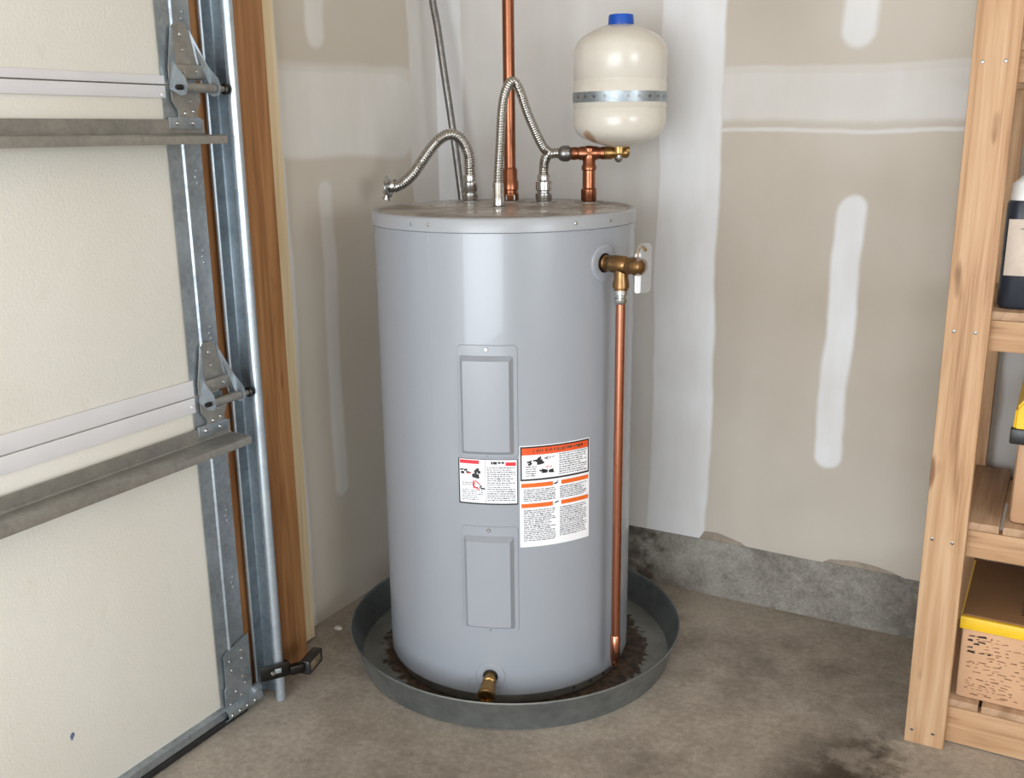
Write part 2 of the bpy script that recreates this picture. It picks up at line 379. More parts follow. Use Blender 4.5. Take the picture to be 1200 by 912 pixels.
def sweep(bm, P, radf, seg=14, cap=True):
    n = None; rings = []
    for i, p in enumerate(P):
        d = (P[min(i + 1, len(P) - 1)] - P[max(i - 1, 0)]).normalized()
        if n is None: n, _ = frame(d)
        n = (n - d * n.dot(d)).normalized(); b = d.cross(n); r_ = radf(i)
        rings.append([bm.verts.new(p + (n * math.cos(2 * math.pi * k / seg) + b * math.sin(2 * math.pi * k / seg)) * r_) for k in range(seg)])
    for A, B in zip(rings, rings[1:]):
        for k in range(seg): bm.faces.new((A[k], A[(k + 1) % seg], B[(k + 1) % seg], B[k]))
    if cap: bm.faces.new(rings[0]); bm.faces.new(rings[-1])
def hose(name, pts, rad, mat, parent, pitch=0.0044, depth=0.0011):
    P = resample(spline(pts, 14), pitch / 4); bm = bmesh.new()
    sweep(bm, P, lambda i: rad - depth * (0, .5, 1, .5)[i % 4], 14); return finish(name, bm, mat, parent, True, 80)
def pipe(name, pts, rad, mat, parent=None, seg=20, n=10):
    bm = bmesh.new(); P = [Vector(p) for p in pts]
    if len(P) > 2: P = spline(P, n)
    sweep(bm, P, lambda i: rad, seg); return finish(name, bm, mat, parent, True, 50)
def hexnut(name, base, axis, rad, h, mat, parent, bore=None):
    return lathe(name, base, axis, [(rad * .88, 0), (rad, h * .12), (rad, h * .88), (rad * .88, h)], mat, parent, seg=6, angle=25)
def prism(name, poly, axis, a0, a1, mat, parent=None, smooth=False):
    """poly in the two remaining axes (order x,y,z without the axis); extruded along axis"""
    bm = bmesh.new()
    def pt(p, a): return {'x': (a, p[0], p[1]), 'y': (p[0], a, p[1]), 'z': (p[0], p[1], a)}[axis]
    A = [bm.verts.new(pt(p, a0)) for p in poly]; B = [bm.verts.new(pt(p, a1)) for p in poly]
    bm.faces.new(A); bm.faces.new(B[::-1])
    for i in range(len(poly)): j = (i + 1) % len(poly); bm.faces.new((A[i], A[j], B[j], B[i]))
    return finish(name, bm, mat, parent, smooth)
def sheet(name, path, thick, axis, a0, a1, mat, parent=None):
    """open polyline profile given thickness, extruded along an axis"""
    L, Rr = [], []
    for i, p in enumerate(path):
        p = Vector(p); a = Vector(path[max(i - 1, 0)]); b = Vector(path[min(i + 1, len(path) - 1)])
        d = (b - a).normalized(); n = Vector((-d.y, d.x)) * thick / 2; L.append(tuple(p + n)); Rr.append(tuple(p - n))
    bm = bmesh.new()
    def pt(p, a): return {'x': (a, p[0], p[1]), 'y': (p[0], a, p[1]), 'z': (p[0], p[1], a)}[axis]
    k = len(path); V = [[bm.verts.new(pt(p, a)) for p in Q] for a in (a0, a1) for Q in (L, Rr)]
    L0, R0, L1, R1 = V
    for i in range(k - 1):
        bm.faces.new((L0[i], L0[i + 1], L1[i + 1], L1[i])); bm.faces.new((R0[i], R1[i], R1[i + 1], R0[i + 1]))
        bm.faces.new((L0[i], R0[i], R0[i + 1], L0[i + 1])); bm.faces.new((L1[i], L1[i + 1], R1[i + 1], R1[i]))
    bm.faces.new((L0[0], L1[0], R1[0], R0[0])); bm.faces.new((L0[-1], R0[-1], R1[-1], L1[-1]))
    return finish(name, bm, mat, parent, True, 35)
def screw_head(bm, p, axis, r_=0.004, h=0.002):
    ring_lathe(bm, p, axis, [(r_, 0), (r_, h * .5), (r_ * .75, h), (r_ * .3, h), (r_ * .25, h * .6), (0, h * .6)], 10, cap=False)
def screw(p, axis, parent, r_=0.004, h=0.002, mat='steel', name='screw'):
    bm = bmesh.new(); screw_head(bm, p, axis, r_, h); return finish(name, bm, mat, parent, True)

# ------------------------------------------------------------------ the room
WL = -0.018            # face of the drywall on the door side
RX, CZ = 4.6, 2.55     # far side wall and ceiling (out of view)
box('floor', -0.4, RX, REAR - 0.2, 0.1, -0.12, 0.0, 'floor', loc=(0, 0, 0)); struct(bpy.data.objects['floor'], 'stained bare concrete garage floor')
def slab_wall(name, pts, mat, label):
    o = finish(name, pts, mat, loc=(0, 0, 0)); return struct(o, label)
bm = bmesh.new()
# back wall: bottom edge of the drywall is torn a little above the curb in two places
edge = [(WL - .1, .176), (0.885, .180), (0.90, .206), (0.94, .208), (0.975, .200), (1.01, .192), (1.03, .181), (1.25, .178), (1.27, .192), (1.34, .200), (1.39, .197), (1.44, .188), (1.47, .177), (RX, .177)]
lo = [bm.verts.new((x, 0.0, z)) for x, z in edge]; hi = [bm.verts.new((x, 0.0, CZ)) for x, z in edge]
lo2 = [bm.verts.new((x, 0.005, z)) for x, z in edge]; hi2 = [bm.verts.new((x, 0.005, CZ)) for x, z in edge]
for i in range(len(edge) - 1):
    bm.faces.new((lo[i], lo[i + 1], hi[i + 1], hi[i])); bm.faces.new((lo[i], lo2[i], lo2[i + 1], lo[i + 1])); bm.faces.new((lo2[i], hi2[i], hi2[i + 1], lo2[i + 1]))
slab_wall('wall_back', bm, 'drywall_back', 'unpainted drywall wall with joint compound stripes behind the heater')
box('sill_plate', WL - .1, RX, 0.005, 0.1, 0.17, 0.3, 'torn_core'); o = bpy.data.objects['sill_plate']; o.name = 'trim_3'; struct(o, 'wall plate behind the torn drywall edge')
box('baseboard_back', WL - .1, RX, 0.003, 0.12, -0.02, 0.1785, 'curb', loc=(0, 0, 0)); struct(bpy.data.objects['baseboard_back'], 'rough concrete foundation curb under the back wall')
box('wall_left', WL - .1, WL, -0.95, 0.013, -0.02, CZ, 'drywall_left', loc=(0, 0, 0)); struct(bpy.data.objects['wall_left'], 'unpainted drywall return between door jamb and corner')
bm = bmesh.new(); bbox(bm, WL - .1, WL, REAR, -3.62, 0, CZ); bbox(bm, WL - .1, WL, -3.62, -0.95, 2.15, CZ)
struct(finish('wall_front', bm, 'paint', loc=(0, 0, 0)), 'painted wall around the garage door opening')
bm = bmesh.new(); bbox(bm, RX, RX + .1, REAR, -3.85, 0, CZ); bbox(bm, RX, RX + .1, -2.15, 0, 0, CZ); bbox(bm, RX, RX + .1, -3.85, -2.15, 0, .9); bbox(bm, RX, RX + .1, -3.85, -2.15, 2.1, CZ)  # opening cut for the added side fill
struct(finish('wall_right', bm, 'paint', loc=(0, 0, 0)), 'pale side wall of the garage with an opening added for the side fill light')
bm = bmesh.new(); bbox(bm, WL, OPX0, REAR - .1, REAR, 0, CZ); bbox(bm, OPX1, RX, REAR - .1, REAR, 0, CZ); bbox(bm, OPX0, OPX1, REAR - .1, REAR, OPZ, CZ)
struct(finish('wall_rear', bm, 'paint', loc=(0, 0, 0)), 'pale garage wall with the open bay')
box('ceiling', WL - .1, RX + .1, REAR - .1, 0.1, CZ, CZ + .1, 'ceiling'); struct(bpy.data.objects['ceiling'], 'pale garage ceiling')
# door jamb board and the pale strip behind it
box('trim_1', WL, 0.08, -1.20, -0.866, 0.004, 2.4, 'jamb', bev=0.003); struct(bpy.data.objects['trim_1'], 'brown wooden door jamb board behind the track')
box('trim_2', WL, 0.03, -0.866, -0.776, 0.006, 2.4, 'pine_strip', bev=0.002); struct(bpy.data.objects['trim_2'], 'pale pine strip beside the brown jamb')

# ------------------------------------------------------------------ garage door
DX = 0.115; DY0, DY1 = -3.6, -1.125
door = bpy.data.objects.new('door_1', None); COL.objects.link(door); door.location = (DX, DY1, 0); ORG['door_1'] = Vector((DX, DY1, 0))
door['kind'] = 'structure'; door['label'] = 'cream sectional garage door with galvanised end stiles and struts'; door['category'] = 'door'
SEAMS = [0.045, 0.820, 1.480, 2.14]
for i, (z0, z1) in enumerate(zip(SEAMS, SEAMS[1:])):
    box('panel', DX - .04, DX - .004, DY0, DY1 - .004, z0 + .0003, z1 - .0003, 'door_skin', door, 0.003)
    st = sheet('stile', [(DX - .042, DY1 - .0), (DX - .002, DY1), (DX + .0, DY1 - .002), (DX + .0, DY1 - .048), (DX + .006, DY1 - .05), (DX + .006, DY1 - .054), (DX + .001, DY1 - .057), (DX - .0, DY1 - .092)], 0.0016, 'z', z0 + .003, z1 - .003, 'galv', door)
    # embossed dimples down the stile
    bm = bmesh.new(); z = z0 + 0.12
    while z < z1 - 0.1:
        for q in range(3): ring_lathe(bm, (DX + .0008, DY1 - .020 - .004 * (q % 2), z + q * .013), (1, 0, 0), [(0.0045, 0), (0.003, 0.0012), (0.001, 0.0016), (0, .0016)], 8, False)
        z += 0.17
    finish('dimple', bm, 'galv', st, True)
for (zs, h0, h1) in ((0.820, .038, .036), (1.480, .018, .026)):
    box('seam_rail', DX - .004, DX + .0015, DY0, DY1 - .085, zs + .001, zs + h0, 'door_rail', door, 0.0012)
    box('seam_rail', DX - .004, DX + .0015, DY0, DY1 - .085, zs - h1, zs - .0015, 'door_rail', door, 0.0012)
    bm = bmesh.new(); screw_head(bm, (DX + .003, DY1 - .097, zs - .02), (1, 0, 0), .004, .002); finish('screw', bm, 'door_rail', door, True)
def strut(zl, parent=door):
    s_ = sheet('strut', [(DX + .008, zl + .032), (DX + .008, zl + .004), (DX + .012, zl), (DX + .066, zl), (DX + .071, zl - .003), (DX + .072, zl - .007), (DX + .072, zl - .018)], 0.0022, 'y', DY0, DY1 + .005, 'galv_dark', parent)
    box('tab', DX + .006, DX + .011, DY1 - .09, DY1 - .005, zl + .012, zl + .036, 'galv', s_, .001)
    for yy in (-.028, -.07): screw((DX + .011, DY1 + yy, zl + .024), (1, 0, 0), s_, .005, .004)
    return s_
strut(0.716); strut(1.380)
def hinge(zp, flip=False):
    Y = DY1 - .041; X0 = DX + .007
    leaf = [(-.012, .125), (.012, .125), (.022, .112), (.047, .035), (.047, .012), (-.038, .012), (-.038, .035), (-.024, .112)]
    h = prism('hinge', [(Y + a, zp + b) for a, b in leaf], 'x', X0, X0 + .003, 'galv_dark', door)
    low = [(-.036, -.01), (.040, -.01), (.040, -.03), (.030, -.048), (.026, -.068), (-.018, -.068), (-.022, -.05), (-.036, -.03)]
    prism('lower_leaf', [(Y + a, zp + b) for a, b in low], 'x', X0, X0 + .003, 'galv_dark', h)
    # side wings bent out to carry the pin
    for (ya, yb) in ((-.038, -.030), (.052, .046)):
        bm = bmesh.new(); poly = [(X0, .118), (X0 + .006, .112), (X0 + .018, .045), (X0 + .046, .016), (X0 + .052, -.004), (X0 + .046, -.018), (X0 + .03, -.020), (X0, -.006)]
        th = .0022; lean = [(0.0 if b > .06 else 1.0) for a, b in poly]
        top_y = -.024 if ya < 0 else .022
        A = [bm.verts.new((a, Y + (top_y if b > .06 else ya), zp + b)) for a, b in poly]; B = [bm.verts.new((a, Y + (top_y if b > .06 else ya) + th, zp + b)) for a, b in poly]
        bm.faces.new(A); bm.faces.new(B[::-1])
        for i in range(len(poly)): j = (i + 1) % len(poly); bm.faces.new((A[i], A[j], B[j], B[i]))
        finish('wing', bm, 'galv', h)
    box('fold', X0 + .003, X0 + .014, Y - .036, Y + .05, zp + .014, zp + .043, 'galv_dark', h, .004)
    lathe('barrel', (X0 + .036, Y - .03, zp - .004), (0, 1, 0), [(.0095, 0), (.0095, .078), (.006, .079), (.006, .105)], 'galv_dark', h, 18)
    lathe('roller_stem', (X0 + .036, Y - .052, zp - .004), (0, 1, 0), [(.005, 0), (.0055, .002), (.0055, .02)], 'dark_metal', h, 12)
    lathe('roller', (X0 + .036, Y + .074, zp - .004), (0, 1, 0), [(.005, 0), (.009, .002), (.0115, .004), (.0115, .012), (.009, .014)], 'dark_metal', h, 20)
    for (a, b, r_) in ((0, .102, .0055), (.002, .072, .004), (.026, .03, .004), (-.01, .028, .004)):
        screw((X0 + (.014 if b < .05 else .003), Y + a, zp + b), (1, 0, 0), h, r_, .003)
    for (a, b, r_) in ((-.004, -.054, .005), (.018, -.05, .004), (.012, -.03, .003)): screw((X0 + .003, Y + a, zp + b), (1, 0, 0), h, r_, .003)
hinge(0.812); hinge(1.478)
# bottom bracket, retainer rail, rubber seal
bb = prism('bottom_bracket', [(DY1 + .004, .02), (DY1 + .004, .205), (DY1 - .068, .185), (DY1 - .078, .18), (DY1 - .078, .10), (DY1 - .084, .09), (DY1 - .084, .05), (DY1 - .092, .03)], 'x', DX + .006, DX + .009, 'galv', door)
for (a, b, r_) in ((-.02, .17, .006), (-.022, .15, .004), (-.062, .16, .003), (-.058, .135, .003), (-.02, .10, .0075), (-.018, .082, .004), (-.05, .075, .0035), (-.03, .055, .006), (-.07, .05, .003)):
    screw((DX + .009, DY1 + a, b), (1, 0, 0), bb, r_, .002)
sheet('bottom_rail', [(DX - .03, .047), (DX + .008, .047), (DX + .011, .044), (DX + .011, .026), (DX + .007, .022), (DX - .02, .022)], .002, 'y', DY0, DY1 - .085, 'galv', door)
br = sheet('corner_shoe', [(DX - .02, .047), (DX + .012, .047), (DX + .022, .040), (DX + .024, .026), (DX + .014, .016), (DX - .02, .016)], .0024, 'y', DY1 - .092, DY1 + .022, 'galv', door)
for a in (-.08, -.055, -.03, -.004): screw((DX + .023, DY1 + a, .03), (1, 0, .4), br, .0055, .004)
lathe('roller_stud', (DX + .006, DY1 + .0, .045), (0, 1, 0), [(.012, 0), (.014, .004), (.014, .02), (.011, .03)], 'galv', door, 14)
bm = bmesh.new(); sweep(bm, [Vector((DX + .001, DY0, .0112)), Vector((DX + .001, DY1 - .02, .0112))], lambda i: .0110, 12)
finish('weather_seal', bm, 'rubber', door, True)
# a blue scuff on the lowest panel
bm = bmesh.new(); c = Vector((DX - .0035, -1.608, .203)); pts = [(0, .008), (.005, .006), (.006, 0), (.002, -.005), (-.001, -.010), (-.004, -.005), (-.005, .002)]
A = [bm.verts.new(c + Vector((0, a, b))) for a, b in pts]; B = [bm.verts.new(c + Vector((.0006, a * .9, b * .9))) for a, b in pts]
bm.faces.new(A); bm.faces.new(B)
for i in range(len(pts)): bm.faces.new((A[i], A[(i + 1) % len(pts)], B[(i + 1) % len(pts)], B[i]))
finish('paint_scuff', bm, 'blue_chip', door)

# ------------------------------------------------------------------ vertical track
tr = thing('door_track', (0.15, -1.06, 0.0), 'vertical galvanised steel door track standing beside the closed garage door', 'door track')
sheet('channel', [(.098, -1.077), (.098, -1.058), (.101, -1.051), (.107, -1.048), (.152, -1.048)], .002, 'z', .008, 2.3, 'galv_channel', tr)
bm = bmesh.new(); sweep(bm, [Vector((.1585, -1.0615, .002)), Vector((.1585, -1.0615, 2.3))], lambda i: .0122, 24); finish('rolled_lip', bm, 'galv_track', tr, True)
sheet('wall_flange', [(.0985, -1.076), (.097, -1.0795), (.0935, -1.080)], .002, 'z', .008, 2.3, 'galv_track', tr)
z = .16
while z < 1.75: lathe('rivet', (.128, -1.0485, z), (0, -1, 0), [(.0035, 0), (.0025, .0015), (0, .002)], 'galv', tr, 8, False); z += .085
for z in (.55, 1.15): box('wall_bracket', .0795, .105, -1.05, -1.012, z, z + .05, 'galv', tr, .002)

# ------------------------------------------------------------------ door safety sensor on its bracket
sn = thing('door_sensor', (.19, -1.03, .05), 'small black door safety sensor on a slotted bracket clipped to the track foot', 'door sensor')
nrm = Vector((.62, -.78, 0)); tdir = Vector((.80, .60, 0)); tdir = Vector((.78, .62, 0))
def obox(name, c, t, half_t, half_n, z0, z1, mat, parent, bev=.002):
    t = Vector(t).normalized(); n = Vector((t.y, -t.x, 0)); c = Vector(c); bm = bmesh.new(); bbox(bm, -half_t, half_t, -half_n, half_n, z0, z1, bev)
    for v in bm.verts: v.co = Vector((c.x, c.y, 0)) + t * v.co.x + n * -v.co.y + Vector((0, 0, v.co.z))
    return finish(name, bm, mat, parent, True)
bk = obox('bracket', (.1665, -1.083, 0), (.55, .83, 0), .036, .0025, .072, .112, 'dark_metal', sn)
obox('slot', (.1735, -1.0795, 0), (.55, .83, 0), .008, .0022, .088, .100, 'galv_track', bk, .001)
lathe('bolt', (.169, -1.094, .094), (.83, -.55, 0), [(.006, 0), (.006, .003), (.004, .006), (0, .006)], 'steel', bk, 12, False)
obox('arm', (.196, -1.038, 0), (.55, .83, 0), .018, .010, .074, .098, 'dark_metal', sn, .003)
body = obox('sensor_body', (.199, -.985, 0), (-.25, .97, 0), .038, .0135, .062, .100, 'black', sn, .004)
obox('side_film', (.2125, -.985, 0), (-.25, .97, 0), .026, .001, .073, .094, 'amber', body, .0005)
lathe('lens', (.188, -.948, .085), (-.25, .97, 0), [(.009, 0), (.010, .003), (.006, .005), (0, .005)], 'steel', body, 14, False)
lathe('wing_nut', (.180, -1.050, .094), (.83, -.55, 0), [(.004, -.03), (.008, -.02), (.008, -.012), (.003, -.01)], 'dark_metal', sn, 8)

# ------------------------------------------------------------------ drain pan
PC = Vector((0.540, -0.531, 0))
pan = thing('drain_pan', PC, 'wide round grey galvanised drain pan under the water heater', 'drain pan')
lathe('pan_wall', PC, (0, 0, 1), [(.421, .003), (.4225, .003), (.4462, .080), (.449, .083), (.4505, .0865), (.448, .089), (.4445, .087), (.4435, .081), (.4195, .006)], 'pan', pan, 128, False, 60)
lathe('pan_floor', PC, (0, 0, 1), [(0, .0015), (.4215, .0015), (.4215, .006), (0, .006)], 'pan_floor', pan, 128, False, loc=PC)

# ------------------------------------------------------------------ water heater
HX, HY, HR = 0.528, -0.542, 0.323
HC = Vector((HX, HY, 0)); ZT = 1.197
wh = thing('water_heater', HC + Vector((0, 0, .007)), 'tall grey cylindrical electric water heater standing in a drain pan', 'water heater')
def cyl(th, z, r_): return Vector((HX + r_ * math.cos(R(th)), HY + r_ * math.sin(R(th)), z))
def rad(th): return Vector((math.cos(R(th)), math.sin(R(th)), 0))
lathe('tank_shell', HC, (0, 0, 1), [(HR - .004, .034), (HR, .036), (HR, 1.164), (HR - .002, 1.166)], 'enamel', wh, 160, False)
lathe('base_ring', HC, (0, 0, 1), [(0, .0065), (HR - .012, .0065), (HR - .008, .012), (HR - .006, .034), (HR - .003, .0365)], 'base_ring', wh, 160, False)
cap = lathe('top_cap', HC, (0, 0, 1), [(HR + .001, 1.1655), (HR + .0035, 1.1665), (HR + .0035, 1.192), (HR + .001, 1.1965), (HR - .006, 1.1985), (HR - .012, 1.1965)], 'enamel_cap', wh, 160, False, 50)
lathe('top_plate', HC, (0, 0, 1), [(HR - .010, 1.1968), (HR - .03, ZT), (0, ZT + .0005)], 'heater_top', wh, 128, False)
for th in (-100, -91.3, -31.2, -12.5, 40, 140): screw(cyl(th, 1.1815, HR + .003), rad(th), cap, .004, .0022)
for th in (-30, -20, -11): screw(cyl(th, .024, HR - .007), rad(th), wh, .004, .002, 'ink', 'rivet')
# vertical lap seam of the shell jacket
bm = bmesh.new()
vs = [bm.verts.new(cyl(t_, z_, HR + r_)) for z_ in (.04, 1.163) for (t_, r_) in ((-93.1, .0), (-93.0, .0008), (-92.3, .0008), (-92.2, 0))]
for i in range(3): bm.faces.new((vs[i], vs[i + 1], vs[5 + i], vs[4 + i]))
finish('jacket_seam', bm, 'enamel', wh)
def outline(t0, t1, z0, z1, c, cr=None, M_=14):
    """bottom/top point pairs of a rounded rectangle in (theta, z); corner radius c in metres"""
    ct = math.degrees(c / HR); us = []
    for k in range(6): a = math.pi / 2 * k / 5; us.append((t0 + ct * (1 - math.cos(a)), c * (1 - math.sin(a))))
    for k in range(1, M_): us.append((t0 + ct + (t1 - t0 - 2 * ct) * k / M_, 0))
    for k in range(6): a = math.pi / 2 * (1 - k / 5); us.append((t1 - ct * (1 - math.cos(a)), c * (1 - math.sin(a))))
    return [(u, z0 + d) for u, d in us], [(u, z1 - d) for u, d in us]
def curved_slab(name, t0, t1, z0, z1, r0_, r1_, inset, c, mat, parent):
    it = math.degrees(inset / HR); bm = bmesh.new()
    B0, T0 = outline(t0, t1, z0, z1, c); B1, T1 = outline(t0 + it, t1 - it, z0 + inset, z1 - inset, c)
    b0 = [bm.verts.new(cyl(t_, z_, r0_)) for t_, z_ in B0]; tp0 = [bm.verts.new(cyl(t_, z_, r0_)) for t_, z_ in T0]
    b1 = [bm.verts.new(cyl(t_, z_, r1_)) for t_, z_ in B1]; tp1 = [bm.verts.new(cyl(t_, z_, r1_)) for t_, z_ in T1]
    n = len(b0)
    for i in range(n - 1):
        bm.faces.new((b1[i], b1[i + 1], tp1[i + 1], tp1[i])); bm.faces.new((b0[i], b0[i + 1], b1[i + 1], b1[i])); bm.faces.new((tp0[i], tp1[i], tp1[i + 1], tp0[i + 1]))
    bm.faces.new((b0[0], b1[0], tp1[0], tp0[0])); bm.faces.new((b0[-1], tp0[-1], tp1[-1], b1[-1]))
    return finish(name, bm, mat, parent, True, 22)
for (t0, t1, z0, z1, lab) in ((-80.3, -55.7, .651, .9165, 'upper'), (-80.3, -56.1, .2095, .481, 'lower')):
    pl = curved_slab('access_panel', t0, t1, z0, z1, HR, HR + .0025, .0014, .010, 'enamel', wh)
    curved_slab('raised_cover', t0 + 1.1, t1 - 1.8, z0 + .008, z1 - .024, HR + .002, HR + .017, .0105, .004, 'enamel', pl)
    tm = (t0 + t1) / 2 - .2
    screw(cyl(tm, z1 - .0095, HR + .0022), rad(tm), pl, .005, .003); screw(cyl(tm, z0 + .0045, HR + .0022), rad(tm), pl, .0028, .0015)
# printed stickers: curved sheets with the print laid on them
def sticker(name, t0, t1, z0, z1, items, base, label):
    s_ = curved_slab(name, t0, t1, z0, z1, HR + .0001, HR + .0006, .0001, .002, base, wh); s_['label'] = label
    bm = bmesh.new(); mats = []
    W_, H_ = t1 - t0, z1 - z0
    for (u0_, v0_, u1_, v1_, m, lay, tilt) in items:      # fractions, v from the top
        if m not in mats: mats.append(m)
        n = max(1, int((u1_ - u0_) * W_ / 2) + 1); r_ = HR + .0007 + .00025 * lay
        top, bot = [], []
        for k in range(n + 1):
            f = k / n; u = u0_ + (u1_ - u0_) * f
            top.append(bm.verts.new(cyl(t0 + u * W_, z1 - (v0_ + tilt * f) * H_, r_))); bot.append(bm.verts.new(cyl(t0 + u * W_, z1 - (v1_ + tilt * f) * H_, r_)))
        for k in range(n):
            fc = bm.faces.new((bot[k], bot[k + 1], top[k + 1], top[k])); fc.material_index = mats.index(m)
    p = finish('print', bm, mats, s_); return s_
def lines(x0, x1, y0, y1, n, rnd, fill=0.45, m='ink_grey', short=0.25):
    out = []; dy = (y1 - y0) / n
    for i in range(n):
        x = x0; yy = y0 + dy * i; xe = x1 - (rnd.random() * short * (x1 - x0) if rnd.random() < .35 else 0)
        while x < xe - .012:
            wd = min(xe - x, rnd.uniform(.02, .07)); mm = m if rnd.random() > .12 else 'ink'
            out.append((x, yy, x + wd, yy + dy * fill * rnd.uniform(.7, 1.1), mm, 2, 0)); x += wd + rnd.uniform(.006, .014)
    return out
rd = random.Random(3)
def blob(cx, cy, w_, h_, m, n, lay=2):
    out = []
    for _ in range(n):
        a = cx + rd.uniform(-w_, w_); b = cy + rd.uniform(-h_, h_); ww = w_ * rd.uniform(.3, .6); hh = h_ * rd.uniform(.25, .55)
        out.append((a - ww, b - hh, a + ww, b + hh, m, lay, rd.uniform(-.02, .02)))
    return out
it = [(.022, .012, .985, .965, 'white', 1, 0), (.03, .03, .36, .11, 'red', 2, 0), (.46, .012, .466, .97, 'ink_grey', 2, 0), (.80, .06, .97, .14, 'red', 2, 0)]
it += blob(.11, .30, .055, .05, 'ink', 5) + blob(.19, .28, .03, .04, 'red', 3, 3) + blob(.31, .30, .05, .09, 'ink', 6) + blob(.36, .40, .03, .02, 'ink', 2)
it += [(.25, .46, .28, .62, 'red', 3, .04), (.28, .45, .38, .48, 'red', 3, .1), (.27, .60, .36, .63, 'red', 3, .05)] + blob(.37, .62, .06, .03, 'ink', 5) + blob(.42, .66, .03, .02, 'ink', 3)
it += lines(.06, .30, .52, .60, 2, rd) + lines(.06, .42, .68, .93, 6, rd, short=.5)
it += lines(.56, .80, .05, .12, 1, rd, .8, 'ink') + lines(.49, .96, .17, .93, 16, rd, .5)
sticker('warning_sticker', -81.0, -56.1, .535, .647, it, 'ink', 'white warning sticker with red headings and small print')
it = [(.01, .008, .99, .34, 'ink', 1, 0), (.03, .022, .97, .088, 'orange_red', 2, 0), (.03, .09, .97, .322, 'white', 2, 0)]
it += lines(.18, .92, .038, .078, 1, rd, .75, 'brown_ink', 0)
it += blob(.17, .165, .05, .02, 'ink', 6, 3) + blob(.30, .155, .06, .025, 'ink', 6, 3) + blob(.40, .12, .05, .012, 'ink_grey', 4, 3) + blob(.36, .245, .08, .02, 'ink', 6, 3) + blob(.39, .225, .03, .01, 'red', 2, 3)
it += [(x, a, y, b, m, 3, t_) for (x, a, y, b, m, l, t_) in lines(.08, .22, .20, .31, 5, rd) + lines(.53, .95, .10, .315, 10, rd, .5)]
it += [(.02, .365, .44, .405, 'orange', 2, 0), (.56, .365, .98, .405, 'orange', 2, 0), (.02, .565, .44, .605, 'orange', 2, 0), (.56, .565, .98, .605, 'orange', 2, 0)]
it += blob(.50, .383, .04, .008, 'ink', 4) + blob(.50, .583, .04, .008, 'ink', 4)
it += lines(.05, .48, .425, .55, 7, rd, .5) + lines(.54, .95, .425, .55, 7, rd, .5) + lines(.05, .48, .63, .95, 17, rd, .5) + lines(.54, .95, .63, .93, 16, rd, .5)
sticker('warning_sticker', -55.4, -23.3, .427, .678, it, 'white', 'large white sticker with orange bars and black framed heading')
# drain valve
def curved_disc(name, th, z, prof, mat, parent, seg=48):
    """thin round plate bent to the shell; prof: (radius on the surface, height above it)"""
    bm = bmesh.new(); rings = []
    for (q, h) in prof: rings.append([bm.verts.new(cyl(th + math.degrees(q * math.cos(2 * math.pi * k / seg) / HR), z + q * math.sin(2 * math.pi * k / seg), HR + h)) for k in range(seg)])
    for A, B in zip(rings, rings[1:]):
        for k in range(seg): bm.faces.new((A[k], A[(k + 1) % seg], B[(k + 1) % seg], B[k]))
    return finish(name, bm, mat, parent, True, 35)
TD = -68.9
esc = curved_disc('drain_escutcheon', TD, .088, [(.036, -.001), (.036, .0022), (.0345, .0034), (.030, .0036), (.020, .0036), (.0185, .0026), (.018, -.001)], 'enamel', wh)
lathe('hole_shadow_gap', cyl(TD, .088, HR - .004), rad(TD), [(.0195, .002), (.0195, .0055), (0, .0055)], 'ink', esc, 24, False); bpy.data.objects['hole_shadow_gap'].name = 'bushing'  # black disc painted as the shadow gap around the valve
ad = (rad(TD) + Vector((0, 0, -.18))).normalized(); bs = cyl(TD, .088, HR - .004)
K = 1.25
dv = lathe('drain_valve', bs, ad, [(a * K, b * K) for a, b in ((.011, 0), (.011, .014), (.0135, .016), (.0135, .024), (.011, .026), (.011, .030))], 'brass', wh, 20, False)
lathe('handle_body', bs + ad * .028 * K, ad, [(a * K, b * K) for a, b in ((.011, 0), (.0155, .003), (.0155, .020), (.013, .022))], 'brass', dv, 8, False, 25)
lathe('outlet_collar', bs + ad * .048 * K, ad, [(a * K, b * K) for a, b in ((.013, 0), (.0165, .002), (.0175, .007), (.0165, .012), (.0135, .013), (.0125, .006), (0, .006))], 'brass', dv, 24, False)
box('stem_slot', *(lambda c: (c.x - .0015, c.x + .0015, c.y - .003, c.y + .003, c.z - .011, c.z + .011))(bs + ad * .058 * K), 'bronze', dv)
# temperature and pressure relief valve with discharge pipe
TP = -15.5; pz = 1.086; rv = rad(TP); b0_ = cyl(TP, pz, HR)
ts = curved_disc('relief_escutcheon', TP, pz, [(.043, -.001), (.043, .0022), (.0412, .0034), (.036, .0036), (.024, .0036), (.0225, .0026), (.022, -.001)], 'enamel', wh)
lathe('relief_bushing', b0_ - rv * .004, rv, [(.0235, 0), (.0235, .0058), (0, .0058)], 'dark_metal', ts, 24, False)
vb = lathe('relief_valve', b0_ - rv * .004, rv, [(.016, 0), (.0185, .004), (.0185, .010), (.0145, .013), (.0145, .020), (.019, .024), (.0205, .034), (.0205, .066), (.017, .071), (.015, .074)], 'bronze', wh, 24, False)
vb['label'] = 'bronze pressure relief valve'
hexnut('hex_cap', b0_ + rv * .070, rv, .021, .016, 'bronze', vb)
lathe('end_dome', b0_ + rv * .086, rv, [(.0195, 0), (.021, .004), (.021, .016), (.017, .025), (.008, .029), (0, .030)], 'bronze', vb, 24, False)
pd = b0_ + rv * .050
lathe('outlet', pd + Vector((0, 0, -.012)), (0, 0, -1), [(.016, 0), (.0165, .022), (.019, .030), (.0195, .040), (.0165, .042), (.0165, .046)], 'bronze', vb, 24, False)
pipe_o = lathe('discharge_pipe', pd + Vector((0, 0, -.085)), (0, 0, -1), [(.0112, 0), (.0112, pz - .085 - .09)], 'copper_new', wh, 24); pipe_o['label'] = 'straight bright copper discharge pipe'
